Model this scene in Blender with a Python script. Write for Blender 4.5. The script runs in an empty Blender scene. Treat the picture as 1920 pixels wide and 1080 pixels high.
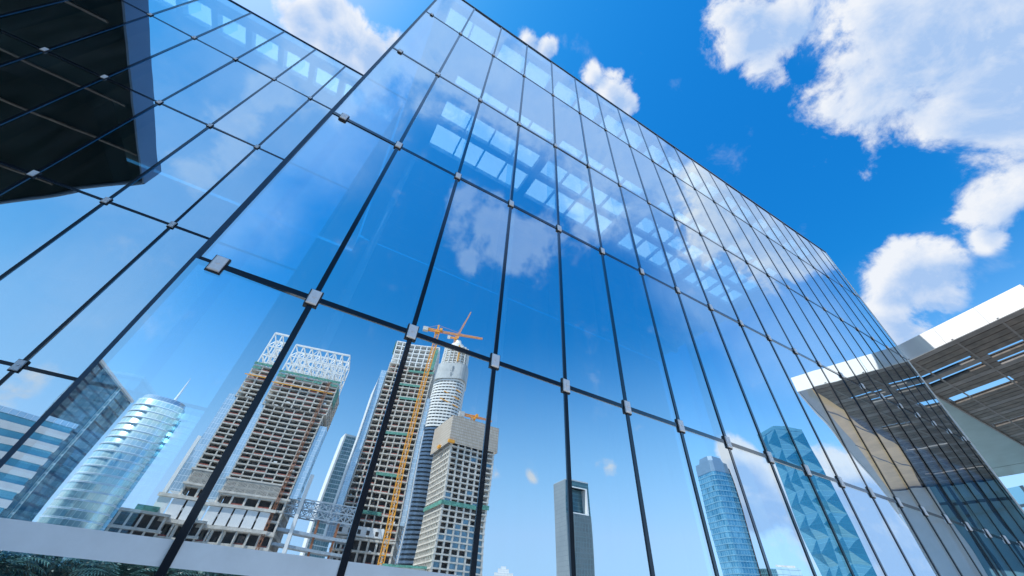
import bpy, bmesh, math, random
from mathutils import Vector, Matrix
random.seed(7)
sc = bpy.context.scene
COL = sc.collection
R = math.radians
EYE = Vector((1.72, -4.08, 1.6))

# ------------------------------------------------------------------ camera
def camera():
    yaw, pitch, roll = 0.467939, 0.739427, 0.079176
    f = Vector((math.sin(yaw)*math.cos(pitch), math.cos(yaw)*math.cos(pitch), math.sin(pitch)))
    r = Vector((math.cos(yaw), -math.sin(yaw), 0)); u = r.cross(f)
    c, s = math.cos(roll), math.sin(roll)
    r2 = c*r + s*u; u2 = -s*r + c*u
    cam = bpy.data.cameras.new('camera'); o = bpy.data.objects.new('camera', cam); COL.objects.link(o)
    M = Matrix((r2, u2, -f)).transposed().to_4x4(); M.translation = EYE
    o.matrix_world = M
    cam.sensor_width = 36; cam.lens = 693.44/1920*36; cam.clip_start = .05; cam.clip_end = 20000
    sc.camera = o
camera()

# ------------------------------------------------------------------ sky, sun
SUN_AZ, SUN_EL = -76, 60            # compass-like: 0 = +y, clockwise
def direction(az, el):
    a, e = R(az), R(el)
    return Vector((math.sin(a)*math.cos(e), math.cos(a)*math.cos(e), math.sin(e)))
# azimuth, elevation, angular radius (degrees), weight of each cloud puff
CLOUDS = [(-37.8, 60.0, 2.4, 1), (-32.2, 62.4, 3.4, 1), (-25.1, 64.3, 2.7, 1), (-22.6, 67.0, 1.5, 1), (-26.6, 61.0, 2.1, 1), (-38.1, 63.3, 1.9, 1), (-42.3, 58.8, 1.2, 0.7), (24.8, 76.2, 1.6, 1), (33.5, 75.6, 1.4, 1), (53.4, 71.1, 1.4, 0.9), (58.8, 67.9, 2.5, 1), (62.2, 66.0, 1.5, 1), (94.2, 62.9, 3.6, 1), (92.1, 58.7, 2.9, 0.8), (96.4, 65.3, 2.8, 1), (98.0, 60.5, 2.9, 0.9), (96.3, 56.8, 2.0, 0.5), (103.2, 49.4, 6.9, 1.1), (106.5, 47.0, 6.6, 1.1), (103.5, 42.5, 6.2, 1), (98.1, 42.3, 3.7, 0.7), (101.3, 38.4, 3.6, 0.8), (103.9, 54.0, 3.8, 1), (98.2, 52.8, 2.8, 0.8), (88.4, 46.2, 2.3, 0.35), (89.4, 42.6, 2.0, 0.35), (94.5, 33.4, 2.3, 1), (96.5, 33.6, 2.2, 1), (92.7, 33.8, 1.4, 0.9), (92.3, 31.4, 1.4, 0.8), (85.2, 32.4, 2.8, 1), (87.9, 32.1, 2.0, 1), (84.9, 29.8, 2.7, 1), (82.5, 32.1, 2.2, 1), (81.2, 29.0, 2.7, 1), (80.7, 26.7, 2.1, 0.9), (90.6, 28.4, 0.5, 0.6),
 (206.8, 64.2, 5.3, 1), (200.6, 70.0, 7.1, 1), (179.7, 71.9, 7.7, 1), (150.9, 70.6, 7.5, 1), (132.0, 65.7, 7.7, 0.9), (120.1, 58.5, 7.0, 0.9), (113.6, 52.7, 6.2, 0.8), (202.9, 57.2, 3.1, 0.8), (187.7, 64.1, 2.7, 0.6), (107.6, 43.2, 5.1, 0.6), (162.2, 51.4, 4.8, 0.9), (154.7, 49.7, 5.3, 1), (147.8, 50.7, 4.1, 1), (167.2, 53.9, 3.5, 0.8), (153.7, 46.5, 2.9, 0.8), (163.2, 46.3, 2.8, 0.8), (134.7, 52.4, 3.9, 0.7), (128.4, 52.4, 3.0, 0.7), (209.0, 43.1, 2.8, 0.8), (209.9, 57.1, 3.5, 1), (211.6, 52.4, 3.3, 1), (211.8, 46.3, 2.7, 0.8), (210.0, 39.4, 2.6, 0.6), (120.9, 16.5, 2.0, 1), (119.5, 13.0, 3.0, 1), (122.1, 12.0, 2.5, 1), (110.5, 13.5, 2.4, 1.2), (113.1, 13.2, 2.4, 1.2), (110.9, 10.8, 3.0, 1.2), (113.9, 9.2, 3.0, 1.2), (110.3, 7.7, 3.2, 1.2), (116.4, 11.2, 2.0, 0.8), (148.0, 15.2, 0.8, 0.8), (136.6, 17.0, 1.2, 0.8), (138.8, 17.2, 0.8, 0.7), (131.7, 21.8, 1.0, 0.8), (191.1, 13.7, 1.2, 0.6), (192.3, 12.5, 1.0, 0.5), (197.4, 16.5, 1.0, 0.6), (153.3, 15.2, 0.8, 0.6), (205.8, 15.1, 1.2, 0.5), (205.9, 12.7, 1.1, 0.6)]

VEIL = [(208, 54, 10, 1), (210, 38, 10, 1), (207, 24, 7, .8), (112, 40, 9, 1), (117, 54, 9, 1), (109, 30, 7, .9), (140, 70, 9, 1), (170, 76, 9, 1), (195, 72, 9, 1), (128, 62, 8, 1)]
class NT:
    """small node-tree writer"""
    def __init__(s, tree): s.t = tree; s.t.nodes.clear()
    def n(s, typ, props=None, **ins):
        nd = s.t.nodes.new(typ)
        for k, v in (props or {}).items(): setattr(nd, k, v)
        for k, v in ins.items():
            key = int(k[1:]) if k[0] == 'i' and k[1:].isdigit() else k.replace('_', ' ')
            sock = nd.inputs[key]
            if isinstance(v, bpy.types.NodeSocket): s.t.links.new(v, sock)
            else: sock.default_value = v
        return nd
    def math(s, op, a, b=0.0, clamp=False):
        return s.n('ShaderNodeMath', dict(operation=op, use_clamp=clamp), i0=a, i1=b).outputs[0]
    def mix(s, fac, a, b):
        nd = s.t.nodes.new('ShaderNodeMix'); nd.data_type = 'RGBA'
        for sock, v in ((nd.inputs[0], fac), (nd.inputs[6], a), (nd.inputs[7], b)):
            if isinstance(v, bpy.types.NodeSocket): s.t.links.new(v, sock)
            else: sock.default_value = v
        return nd.outputs[2]
    def map(s, v, a, b, c=0.0, d=1.0, smooth=True):
        return s.n('ShaderNodeMapRange', dict(interpolation_type='SMOOTHSTEP' if smooth else 'LINEAR'),
                   Value=v, From_Min=a, From_Max=b, To_Min=c, To_Max=d).outputs[0]

def world():
    w = bpy.data.worlds.new('World'); sc.world = w; w.use_nodes = True
    g = NT(w.node_tree)
    sky = g.n('ShaderNodeTexSky', dict(sky_type='NISHITA', sun_disc=False, sun_elevation=R(SUN_EL), sun_rotation=R(SUN_AZ),
              air_density=1.4, dust_density=.6, ozone_density=3.0))
    ch = g.n('ShaderNodeSeparateColor', None, Color=sky.outputs[0])
    def tone(v, gain, power): return g.math('MULTIPLY', g.math('POWER', v, power), gain)
    gr = tone(ch.outputs[1], .475, 1.29)
    rd = g.math('MINIMUM', tone(ch.outputs[0], .030, 3.4), g.math('MULTIPLY', gr, .60))
    base = g.n('ShaderNodeCombineColor', None, Red=rd, Green=gr, Blue=tone(ch.outputs[2], 1.25, .81)).outputs[0]
    tc = g.n('ShaderNodeTexCoord').outputs['Generated']
    up = g.n('ShaderNodeSeparateXYZ', None, Vector=tc).outputs[2]
    base = g.mix(g.map(up, .60, .03, 0, .86), base, (2.6, 4.15, 6.4, 1))      # air paling towards the horizon
    d = g.n('ShaderNodeVectorMath', dict(operation='NORMALIZE'), i0=tc).outputs[0]
    dup_ = g.n('ShaderNodeVectorMath', dict(operation='NORMALIZE'), i0=g.n('ShaderNodeVectorMath', dict(operation='ADD'), i0=d, i1=(-.012, .006, .040)).outputs[0]).outputs[0]
    def puffs(lst, d=d):
        cur = None
        for az, el, rad, wt in lst:
            dist = g.n('ShaderNodeVectorMath', dict(operation='DISTANCE'), i0=d, i1=tuple(direction(az, el))).outputs['Value']
            m = g.n('ShaderNodeMapRange', dict(clamp=True), Value=dist, From_Min=R(rad)*1.75, From_Max=0.0, To_Min=0.0, To_Max=wt).outputs[0]
            cur = m if cur is None else g.n('ShaderNodeMath', dict(operation='SMOOTH_MAX'), i0=cur, i1=m, i2=.15).outputs[0]
        return cur
    s = direction(SUN_AZ, SUN_EL)
    def fbm(vec, scale, det, rough, dist):
        return g.n('ShaderNodeTexNoise', None, Vector=vec, Scale=scale, Detail=det, Roughness=rough, Distortion=dist).outputs[0]
    n1 = fbm(d, 11.0, 13.0, .62, .25)
    sh = g.n('ShaderNodeVectorMath', dict(operation='ADD'), i0=d, i1=tuple(s*.02)).outputs[0]
    n2 = fbm(sh, 11.0, 8.0, .60, .25)
    noise = g.math('MULTIPLY', g.math('SUBTRACT', n1, .5), 2.3)
    def layer(lst, under, opacity, lo, hi, shade, white, rough=1.0, dark=.62, deep=False):
        cur = puffs(lst)
        dens = g.math('ADD', cur, g.math('MULTIPLY', noise, rough))
        alpha = g.math('MULTIPLY', g.math('MULTIPLY', g.map(dens, lo, hi), g.map(cur, .02, .40)), opacity)
        core = g.map(dens, .36, 1.05)
        if deep: core = g.math('MULTIPLY', g.map(g.math('ADD', puffs(lst, dup_), g.math('MULTIPLY', noise, .5)), .30, 1.0), g.map(dens, .3, .6))   # cloud overhead shades the part below
        lit = g.math('ADD', g.math('MULTIPLY', g.math('SUBTRACT', n1, n2), 2.6), g.math('SUBTRACT', 1.0, g.math('MULTIPLY', core, dark)), True)
        return g.mix(alpha, under, g.mix(lit, shade, white))
    thin = [c for c in CLOUDS if c[0] > 107.2 and c[1] > 30]      # high thin cloud on the far side from the sun
    thick = [c for c in CLOUDS if c not in thin and c[:2] != (90.6, 28.4)]
    thick = [(a, e, r*1.25, w*1.3) if e < 17 and 109 < a < 123 and r > 1.5 else (a, e, r*1.5, w*.72) if r < 1.3 and a > 108 else (a, e, r, w) for a, e, r, w in thick]
    col = layer(VEIL, base, .36, .10, .75, (2.3, 3.7, 5.6, 1), (2.7, 3.9, 5.6, 1), .22)
    col = layer(thin, col, .34, .30, .66, (2.6, 3.6, 5.2, 1), (3.6, 4.4, 5.4, 1), .62)
    col = layer(thick, col, .97, .27, .66, (1.9, 2.75, 4.2, 1), (4.2, 4.35, 4.6, 1), .78, 1.0, True)
    bg = g.n('ShaderNodeBackground', None, Color=col, Strength=.135)
    out = g.n('ShaderNodeOutputWorld'); w.node_tree.links.new(bg.outputs[0], out.inputs[0])
    w.cycles.sampling_method = 'MANUAL'; w.cycles.sample_map_resolution = 512
    la = bpy.data.lights.new('sun', 'SUN'); la.energy = 5.0; la.angle = R(.5); la.color = (1, .955, .89)
    o = bpy.data.objects.new('sun', la); COL.objects.link(o)
    o.rotation_euler = (-s).to_track_quat('-Z', 'Y').to_euler()
world()
sc.view_settings.view_transform = 'Standard'; sc.view_settings.look = 'None'
sc.view_settings.exposure = 0.66; sc.view_settings.gamma = 1
sc.cycles.max_bounces = 14; sc.cycles.transparent_max_bounces = 16; sc.cycles.glossy_bounces = 8; sc.cycles.diffuse_bounces = 4
sc.cycles.use_denoising = True; sc.cycles.sample_clamp_indirect = 6; sc.cycles.caustics_reflective = False

# ------------------------------------------------------------------ mesh helpers
class MB:
    def __init__(s): s.v = []; s.f = []; s.m = []
    def quad(s, pts, mi=0):
        b = len(s.v); s.v += [tuple(p) for p in pts]; s.f.append(tuple(range(b, b+len(pts)))); s.m.append(mi)
    def hexa(s, c, mi=0, front=None):
        """c: 8 corners, bottom ring then top ring (counter-clockwise seen from above)"""
        b = len(s.v); s.v += [tuple(p) for p in c]
        for k, q in enumerate(((3,2,1,0),(4,5,6,7),(0,1,5,4),(1,2,6,5),(2,3,7,6),(3,0,4,7))):
            s.f.append(tuple(b+i for i in q)); s.m.append(front if (front is not None and k == 2) else mi)
        return s
    def box(s, x0, x1, y0, y1, z0, z1, mi=0, front=None):
        return s.hexa([(x0,y0,z0),(x1,y0,z0),(x1,y1,z0),(x0,y1,z0),(x0,y0,z1),(x1,y0,z1),(x1,y1,z1),(x0,y1,z1)], mi, front)
    def prism(s, poly, z0, z1, mi=0):
        n = len(poly); b = len(s.v)
        s.v += [(p[0],p[1],z0) for p in poly]+[(p[0],p[1],z1) for p in poly]
        s.f.append(tuple(b+i for i in reversed(range(n)))); s.f.append(tuple(b+n+i for i in range(n))); s.m += [mi, mi]
        for i in range(n):
            j = (i+1) % n; s.f.append((b+i, b+j, b+n+j, b+n+i)); s.m.append(mi)
        return s
    def loft(s, rings, cap=True, mi=0):
        n = len(rings[0]); b = len(s.v)
        for r in rings: s.v += [tuple(p) for p in r]
        for k in range(len(rings)-1):
            for i in range(n):
                j = (i+1) % n; a = b+k*n
                s.f.append((a+i, a+j, a+n+j, a+n+i)); s.m.append(mi)
        if cap:
            s.f.append(tuple(b+i for i in reversed(range(n)))); s.f.append(tuple(b+(len(rings)-1)*n+i for i in range(n))); s.m += [mi, mi]
        return s
    def bar(s, p, q, w, h=None, mi=0):
        p, q = Vector(p), Vector(q); h = h or w; d = (q-p).normalized()
        up = Vector((0,0,1)) if abs(d.z) < .95 else Vector((0,1,0))
        a = d.cross(up).normalized()*w/2; c = a.cross(d).normalized()*h/2
        s.loft([[p-a-c, p+a-c, p+a+c, p-a+c], [q-a-c, q+a-c, q+a+c, q-a+c]], True, mi); return s
    def build(s, name, mats, parent=None, smooth=False):
        me = bpy.data.meshes.new(name); me.from_pydata(s.v, [], s.f)
        mats = mats if isinstance(mats, (list, tuple)) else [mats]
        for m in mats: me.materials.append(m)
        me.polygons.foreach_set('material_index', s.m)
        if smooth: me.polygons.foreach_set('use_smooth', [True]*len(s.f))
        bm = bmesh.new(); bm.from_mesh(me); bmesh.ops.recalc_face_normals(bm, faces=bm.faces); bm.to_mesh(me); bm.free()
        me.update()
        o = bpy.data.objects.new(name, me); COL.objects.link(o)
        if parent: o.parent = parent
        return o
def thing(name, label, cat, loc=(0,0,0), rz=0.0, group=None):
    o = bpy.data.objects.new(name, None); COL.objects.link(o); o.location = loc; o.rotation_euler = (0,0,rz)
    o['label'] = label; o['category'] = cat
    if group: o['group'] = group
    return o
def ring(cx, cy, z, rx, ry=None, n=32, power=2.0, rot=0.0):
    ry = ry or rx; out = []
    for i in range(n):
        t = 2*math.pi*i/n; c, s_ = math.cos(t), math.sin(t)
        k = (abs(c)**power+abs(s_)**power)**(-1/power)
        x, y = rx*k*c, ry*k*s_
        out.append((cx+x*math.cos(rot)-y*math.sin(rot), cy+x*math.sin(rot)+y*math.cos(rot), z))
    return out

# ------------------------------------------------------------------ materials
def principled(name, col, rough=.6, metal=0.0, var=.12, scale=1.2, bump=0.0, coord='Object', spec=None):
    m = bpy.data.materials.new(name); m.use_nodes = True; g = NT(m.node_tree)
    tc = g.n('ShaderNodeTexCoord').outputs[coord]
    nz = g.n('ShaderNodeTexNoise', None, Vector=tc, Scale=scale, Detail=6.0, Roughness=.65).outputs[0]
    f = g.map(nz, .3, .7, 1-var, 1+var)
    c = g.n('ShaderNodeVectorMath', dict(operation='SCALE'), i0=col, Scale=f).outputs[0]
    b = g.n('ShaderNodeBsdfPrincipled', None, Base_Color=c, Roughness=rough, Metallic=metal)
    if spec is not None: b.inputs['Specular IOR Level'].default_value = spec
    if bump:
        bp = g.n('ShaderNodeBump', None, Strength=bump, Distance=.02, Height=nz); m.node_tree.links.new(bp.outputs[0], b.inputs['Normal'])
    o = g.n('ShaderNodeOutputMaterial'); m.node_tree.links.new(b.outputs[0], o.inputs[0])
    return m
def facade_glass():
    """coated facade glass: strong mirror on the outside, some view through"""
    m = bpy.data.materials.new('coated_glass'); m.use_nodes = True; g = NT(m.node_tree)
    pos = g.n('ShaderNodeNewGeometry').outputs['Position']
    rnd = g.n('ShaderNodeObjectInfo').outputs['Random']                 # every pane bows in its own way
    nz = g.n('ShaderNodeTexNoise', dict(noise_dimensions='4D'), Vector=pos, W=g.math('MULTIPLY', rnd, 60.0), Scale=.6, Detail=1.0, Roughness=.4).outputs[0]
    bp = g.n('ShaderNodeBump', None, Strength=1.0, Distance=.0065, Height=nz)
    gl = g.n('ShaderNodeBsdfGlossy', None, Color=(.86, .95, 1.0, 1), Roughness=0.0, Normal=bp.outputs[0])
    tr = g.n('ShaderNodeBsdfTransparent', None, Color=(.66, .93, 1.0, 1))
    lw = g.n('ShaderNodeLayerWeight', None, Blend=.5).outputs['Facing']
    fac = g.map(lw, .15, 1.0, .73, .97, False)
    mx = g.n('ShaderNodeMixShader', None, Fac=fac, i1=tr.outputs[0], i2=gl.outputs[0])
    st = g.n('ShaderNodeVectorMath', dict(operation='MULTIPLY'), i0=pos, i1=(3.0, 3.0, .35)).outputs[0]
    dust = g.n('ShaderNodeTexNoise', None, Vector=st, Scale=1.6, Detail=6.0, Roughness=.6).outputs[0]
    df = g.n('ShaderNodeBsdfDiffuse', None, Color=(.72, .78, .82, 1))
    mx = g.n('ShaderNodeMixShader', None, Fac=g.map(dust, .35, .75, .002, .022), i1=mx.outputs[0], i2=df.outputs[0])
    o = g.n('ShaderNodeOutputMaterial'); m.node_tree.links.new(mx.outputs[0], o.inputs[0]); return m
def clear_glass(name, col, gloss=.06):
    m = bpy.data.materials.new(name); m.use_nodes = True; g = NT(m.node_tree)
    tr = g.n('ShaderNodeBsdfTransparent', None, Color=col)
    gl = g.n('ShaderNodeBsdfGlossy', None, Color=(1,1,1,1), Roughness=.02)
    mx = g.n('ShaderNodeMixShader', None, Fac=gloss, i1=tr.outputs[0], i2=gl.outputs[0])
    o = g.n('ShaderNodeOutputMaterial'); m.node_tree.links.new(mx.outputs[0], o.inputs[0]); return m
def frosted(name, col, trans):
    m = bpy.data.materials.new(name); m.use_nodes = True; g = NT(m.node_tree)
    df = g.n('ShaderNodeBsdfDiffuse', None, Color=col)
    tl = g.n('ShaderNodeBsdfTranslucent', None, Color=col)
    mx = g.n('ShaderNodeMixShader', None, Fac=trans, i1=df.outputs[0], i2=tl.outputs[0])
    o = g.n('ShaderNodeOutputMaterial'); m.node_tree.links.new(mx.outputs[0], o.inputs[0]); return m
def curtain(name, dark, light, fh, pw, line, lw=.12, lv=.1, metal=.55, rough=.08, tilt=.03, radius=0.0, band=0.0, bandcol=None):
    """curtain-wall glass: floor lines, pane lines, pane-to-pane differences in tint and tilt"""
    m = bpy.data.materials.new(name); m.use_nodes = True; g = NT(m.node_tree)
    p = g.n('ShaderNodeTexCoord').outputs['Object']
    s = g.n('ShaderNodeSeparateXYZ', None, Vector=p)
    if radius:
        u = g.math('MULTIPLY', g.math('ARCTAN2', s.outputs[1], s.outputs[0]), radius)
    else:
        u = g.math('ADD', s.outputs[0], s.outputs[1])
    z = s.outputs[2]
    uu = g.math('DIVIDE', u, pw); zz = g.math('DIVIDE', z, fh)
    cu, cz = g.math('FLOOR', uu), g.math('FLOOR', zz)
    fu, fz = g.math('FRACT', uu), g.math('FRACT', zz)
    cell = g.n('ShaderNodeCombineXYZ', None, X=cu, Y=cz)
    wn = g.n('ShaderNodeTexWhiteNoise', dict(noise_dimensions='2D'), Vector=cell.outputs[0])
    big = g.n('ShaderNodeTexNoise', None, Vector=p, Scale=.05, Detail=2.0).outputs[0]
    f = g.math('ADD', g.math('MULTIPLY', wn.outputs[0], .6), g.map(big, .35, .65, 0, .4))
    c = g.mix(f, (*dark, 1), (*light, 1))
    if band:
        c = g.mix(g.math('LESS_THAN', fz, band), c, (*bandcol, 1))
    ln = g.math('MAXIMUM', g.math('LESS_THAN', fu, lv/pw), g.math('LESS_THAN', fz, lw/fh))
    c = g.mix(ln, c, (*line, 1))
    nrm = g.n('ShaderNodeNewGeometry').outputs['Normal']
    off = g.n('ShaderNodeVectorMath', dict(operation='MULTIPLY_ADD'), i0=wn.outputs[1], i1=(tilt,)*3, i2=(-tilt/2,)*3).outputs[0]
    nn = g.n('ShaderNodeVectorMath', dict(operation='NORMALIZE'), i0=g.n('ShaderNodeVectorMath', dict(operation='ADD'), i0=nrm, i1=off).outputs[0]).outputs[0]
    keep = g.math('SUBTRACT', 1.0, ln)
    if band: keep = g.math('MULTIPLY', keep, g.math('SUBTRACT', 1.0, g.math('LESS_THAN', fz, band)))
    b = g.n('ShaderNodeBsdfPrincipled', None, Base_Color=c, Metallic=g.math('MULTIPLY', keep, metal), Roughness=rough, Normal=nn)
    o = g.n('ShaderNodeOutputMaterial'); m.node_tree.links.new(b.outputs[0], o.inputs[0]); return m

def sealant():
    """smooth black joint: black seen straight on, shiny at a slant"""
    m = bpy.data.materials.new('black_sealant'); m.use_nodes = True; g = NT(m.node_tree)
    df = g.n('ShaderNodeBsdfDiffuse', None, Color=(.010, .014, .022, 1))
    gl = g.n('ShaderNodeBsdfGlossy', None, Color=(.8, .88, .95, 1), Roughness=.10)
    lw = g.n('ShaderNodeLayerWeight', None, Blend=.5).outputs['Facing']
    mx = g.n('ShaderNodeMixShader', None, Fac=g.map(lw, .28, .85, .03, .55, False), i1=df.outputs[0], i2=gl.outputs[0])
    o = g.n('ShaderNodeOutputMaterial'); m.node_tree.links.new(mx.outputs[0], o.inputs[0]); return m
M = {}
M['coated'] = facade_glass()
M['clear'] = clear_glass('clear_glass', (.82, .93, .93, 1))
M['fin'] = clear_glass('fin_glass', (.74, .87, .95, 1), 0.0)
M['joint'] = sealant()
M['edge'] = principled('corner_trim', (.02, .045, .08), .25, .3, .15, 4)
M['steel'] = principled('brushed_steel', (.70, .72, .75), .42, .25, .06, 40)
M['gasket'] = principled('black_rubber', (.012, .012, .014), .5)
M['frost'] = principled('frosted_film', (.56, .64, .70), .5, 0, .06, 3)
M['roofwhite'] = principled('painted_ceiling', (.30, .36, .42), .7, 0, .06, .6)
M['skylight'] = frosted('skylight_glass', (.90, .95, .97, 1), .95)
M['interior'] = principled('interior_wall', (.10, .13, .16), .7, 0, .15, .4)
M['darkfloor'] = principled('dark_slab', (.035, .042, .05), .6, 0, .2, .5)
M['plinth'] = principled('dark_stone', (.07, .08, .09), .5, 0, .2, 3)
M['white'] = principled('white_panel', (.80, .80, .79), .42, 0, .03, .7)
M['white_steel'] = principled('white_painted_steel', (.82, .82, .80), .5, 0, .05, .5)
M['slat'] = principled('dark_timber_slat', (.125, .108, .094), .5, 0, .35, 2.2)
M['slatgrey'] = principled('grey_timber_slat', (.19, .18, .175), .5, 0, .2, 2.2)
M['deck'] = principled('dark_deck', (.03, .028, .027), .7, 0, .2, 1)
M['soffit'] = principled('grey_green_soffit', (.27, .33, .34), .35, .2, .12, .5)
M['beige'] = principled('sunlit_beige_soffit', (.86, .62, .36), .6, 0, .12, .6)  # warm sunlight on the soffit edge, put into the colour
M['concrete'] = principled('raw_concrete', (.56, .52, .46), .85, 0, .18, .35, .3)
M['concrete2'] = principled('pale_concrete', (.60, .56, .50), .85, 0, .18, .4, .3)
M['core'] = principled('shaded_core', (.06, .05, .046), .9, 0, .4, .3)  # shade inside the open bays, put into the core's colour
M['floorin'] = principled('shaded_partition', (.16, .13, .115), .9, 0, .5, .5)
M['net'] = principled('green_net', (.10, .28, .22), .8, 0, .4, .8)
M['fence'] = principled('red_fence', (.30, .085, .06), .7, 0, .4, 1.2)
M['orange'] = principled('crane_orange', (.82, .36, .03), .5, 0, .08, 1)
M['orange2'] = principled('crane_pale_orange', (.72, .33, .13), .5, 0, .08, 1)
M['counter'] = principled('crane_counterweight', (.55, .53, .50), .7, 0, .15, 1)
M['rust'] = principled('rust_steel', (.33, .13, .06), .8, 0, .3, .6)
M['steelgrey'] = principled('grey_truss_steel', (.36, .42, .48), .5, .2, .15, .8)
M['stripglass'] = curtain('pale_strip_glass', (.42, .60, .74), (.62, .76, .86), 3.6, 1.6, (.62, .72, .80), .25, .18, .45, .12, .05)
M['glassT8'] = curtain('dark_curtain_glass', (.015, .09, .15), (.26, .44, .56), 3.7, 4.2, (.03, .06, .10), .9, .3, .5, .08, .12)
M['panelT8'] = curtain('panel_curtain_glass', (.45, .60, .66), (.62, .74, .78), 3.9, 6.5, (.05, .07, .09), .25, .12, .5, .1, .05)
M['bandT0'] = curtain('banded_glass', (.06, .24, .34), (.16, .42, .52), 3.9, 2.2, (.08, .2, .28), .12, .05, .5, .1, .06)
M['glassT9'] = curtain('rounded_curtain_glass', (.36, .62, .68), (.70, .88, .88), 3.6, 2.4, (.78, .88, .86), .8, .12, .45, .22, .06, 11.5)
M['slim'] = curtain('slim_tower_glass', (.10, .30, .42), (.34, .55, .66), 4.0, 2.0, (.5, .62, .7), .6, .1, .6, .08, .06)
M['stoneT5'] = curtain('grey_panel_wall', (.22, .27, .30), (.28, .33, .36), 3.4, 1.2, (.17, .21, .24), .3, .1, .1, .5, .0)
M['glassT5'] = curtain('teal_ribbed_glass', (.02, .07, .09), (.10, .20, .24), 3.4, 1.5, (.10, .22, .26), .5, .35, .45, .15, .05)
M['glassT6'] = curtain('blue_banded_glass', (.012, .12, .20), (.16, .36, .46), 4.0, 2.2, (.40, .58, .66), .5, .1, .6, .08, .14)
M['bandT6'] = principled('blue_grey_spandrel', (.14, .27, .34), .3, .2, .2, .4)
M['crownT6'] = principled('grey_crown_panel', (.15, .21, .27), .45, .3, .08, .5)
M['facetA'] = curtain('facet_glass_shaded', (.012, .12, .19), (.022, .16, .24), 4.2, 30, (.02, .13, .19), .15, .1, .6, .08, .0)  # one glass in two tones: facet reflections put into the colour
M['facetB'] = curtain('facet_glass_lit', (.10, .27, .34), (.15, .34, .40), 4.2, 30, (.12, .28, .33), .15, .1, .6, .08, .0)
M['ringwhite'] = principled('white_ring_panel', (.78, .76, .72), .5, 0, .08, .3)
M['ringgrey'] = curtain('glazed_ring_panel', (.10, .15, .22), (.16, .22, .30), 40, 2.6, (.12, .17, .23), .1, .15, .3, .2, .05, 21.7)
M['winT3'] = principled('dark_opening', (.05, .055, .06), .3, 0, .5, .3)
M['bandT3'] = principled('grey_mesh_screen', (.45, .46, .45), .6, .1, .1, .15)
M['logo'] = principled('grey_lettering', (.24, .27, .30), .7)
M['screenT4'] = curtain('climbing_screen', (.42, .37, .32), (.56, .51, .45), 1.9, 1.3, (.36, .27, .18), .35, .2, .0, .8, .0)
M['bluewin'] = principled('blue_installed_glass', (.16, .26, .32), .1, .5, .3, .3)
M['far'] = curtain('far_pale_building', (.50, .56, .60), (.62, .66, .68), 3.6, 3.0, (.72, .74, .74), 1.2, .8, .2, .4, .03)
M['pavilion'] = curtain('pavilion_glass', (.16, .36, .48), (.30, .55, .66), 5.2, 1.6, (.03, .05, .07), .2, .22, .6, .08, .02)
M['pier'] = principled('grey_render', (.46, .50, .53), .7, 0, .06, .8)
M['paving'] = principled('pale_paving', (.40, .39, .37), .8, 0, .12, .25, 0, 'Object')
M['grass'] = principled('soil_and_grass', (.02, .04, .03), .9, 0, .3, .2)
M['frond'] = principled('palm_frond', (.018, .060, .050), .4, 0, .4, 1.5)
M['frond2'] = principled('palm_frond_light', (.045, .12, .11), .35, 0, .3, 1.5)
M['trunk'] = principled('palm_trunk', (.16, .12, .085), .9, 0, .3, 6, .5)
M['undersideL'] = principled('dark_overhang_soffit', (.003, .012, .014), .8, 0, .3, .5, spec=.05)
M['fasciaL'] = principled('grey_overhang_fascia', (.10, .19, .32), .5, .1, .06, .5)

# ------------------------------------------------------------------ ground
g = MB()
g.quad([(-6000,-6000,-.004),(6000,-6000,-.004),(6000,6000,-.004),(-6000,6000,-.004)])
o = g.build('ground', M['paving']); o['kind'] = 'structure'
g = MB(); g.box(-60, 45, -40, -18, .0, .12)
o = g.build('planted_ground', M['grass']); o['kind'] = 'structure'

# ------------------------------------------------------------------ the glass hall
ROWS = [.56, 4.288, 8.024, 11.806, 15.589, 19.238]
PW = 1.2
NCOL = 20; XEND = 24.6
def pane(x0, x1, z0, z1, y, parent, yaw=0.0, pit=0.0, mb=None):
    cx, cz = (x0+x1)/2, (z0+z1)/2; hx, hz = (x1-x0)/2-.012, (z1-z0)/2-.012
    Mx = Matrix.Rotation(yaw, 3, 'Z') @ Matrix.Rotation(pit, 3, 'X')
    c = [Vector(p) for p in ((-hx,0,-hz),(hx,0,-hz),(hx,.022,-hz),(-hx,.022,-hz),(-hx,0,hz),(hx,0,hz),(hx,.022,hz),(-hx,.022,hz))]
    c = [Mx @ p + Vector((cx, y, cz)) for p in c]
    b = mb or MB(); b.hexa(c, 1, 0)
    if mb is None: return b.build('glass_pane', [M['coated'], M['clear']], parent)
def clip(x, z, y, parent, bolt=False, s=1.0):
    w, h = .058*s, .098*s
    gk = MB(); gk.box(x-w-.014, x+w+.014, y-.022, y+.04, z-h-.014, z+h+.014)
    pl = MB(); t = .012
    pl.loft([[(x-w,y-.024,z-h),(x+w,y-.024,z-h),(x+w,y-.024,z+h),(x-w,y-.024,z+h)],
             [(x-w,y-.040,z-h),(x+w,y-.040,z-h),(x+w,y-.040,z+h),(x-w,y-.040,z+h)],
             [(x-w+t,y-.048,z-h+t),(x+w-t,y-.048,z-h+t),(x+w-t,y-.048,z+h-t),(x-w+t,y-.048,z+h-t)]])
    o = pl.build('clamp_plate', M['steel'], parent)
    gk.build('gasket', M['gasket'], o)
    if bolt:
        b = MB(); b.loft([[(x+.019*math.cos(a*.5236), y-.047, z+.019*math.sin(a*.5236)) for a in range(12)],
                          [(x+.015*math.cos(a*.5236), y-.058, z+.015*math.sin(a*.5236)) for a in range(12)]])
        b.build('bolt', M['steel'], o)

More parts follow.
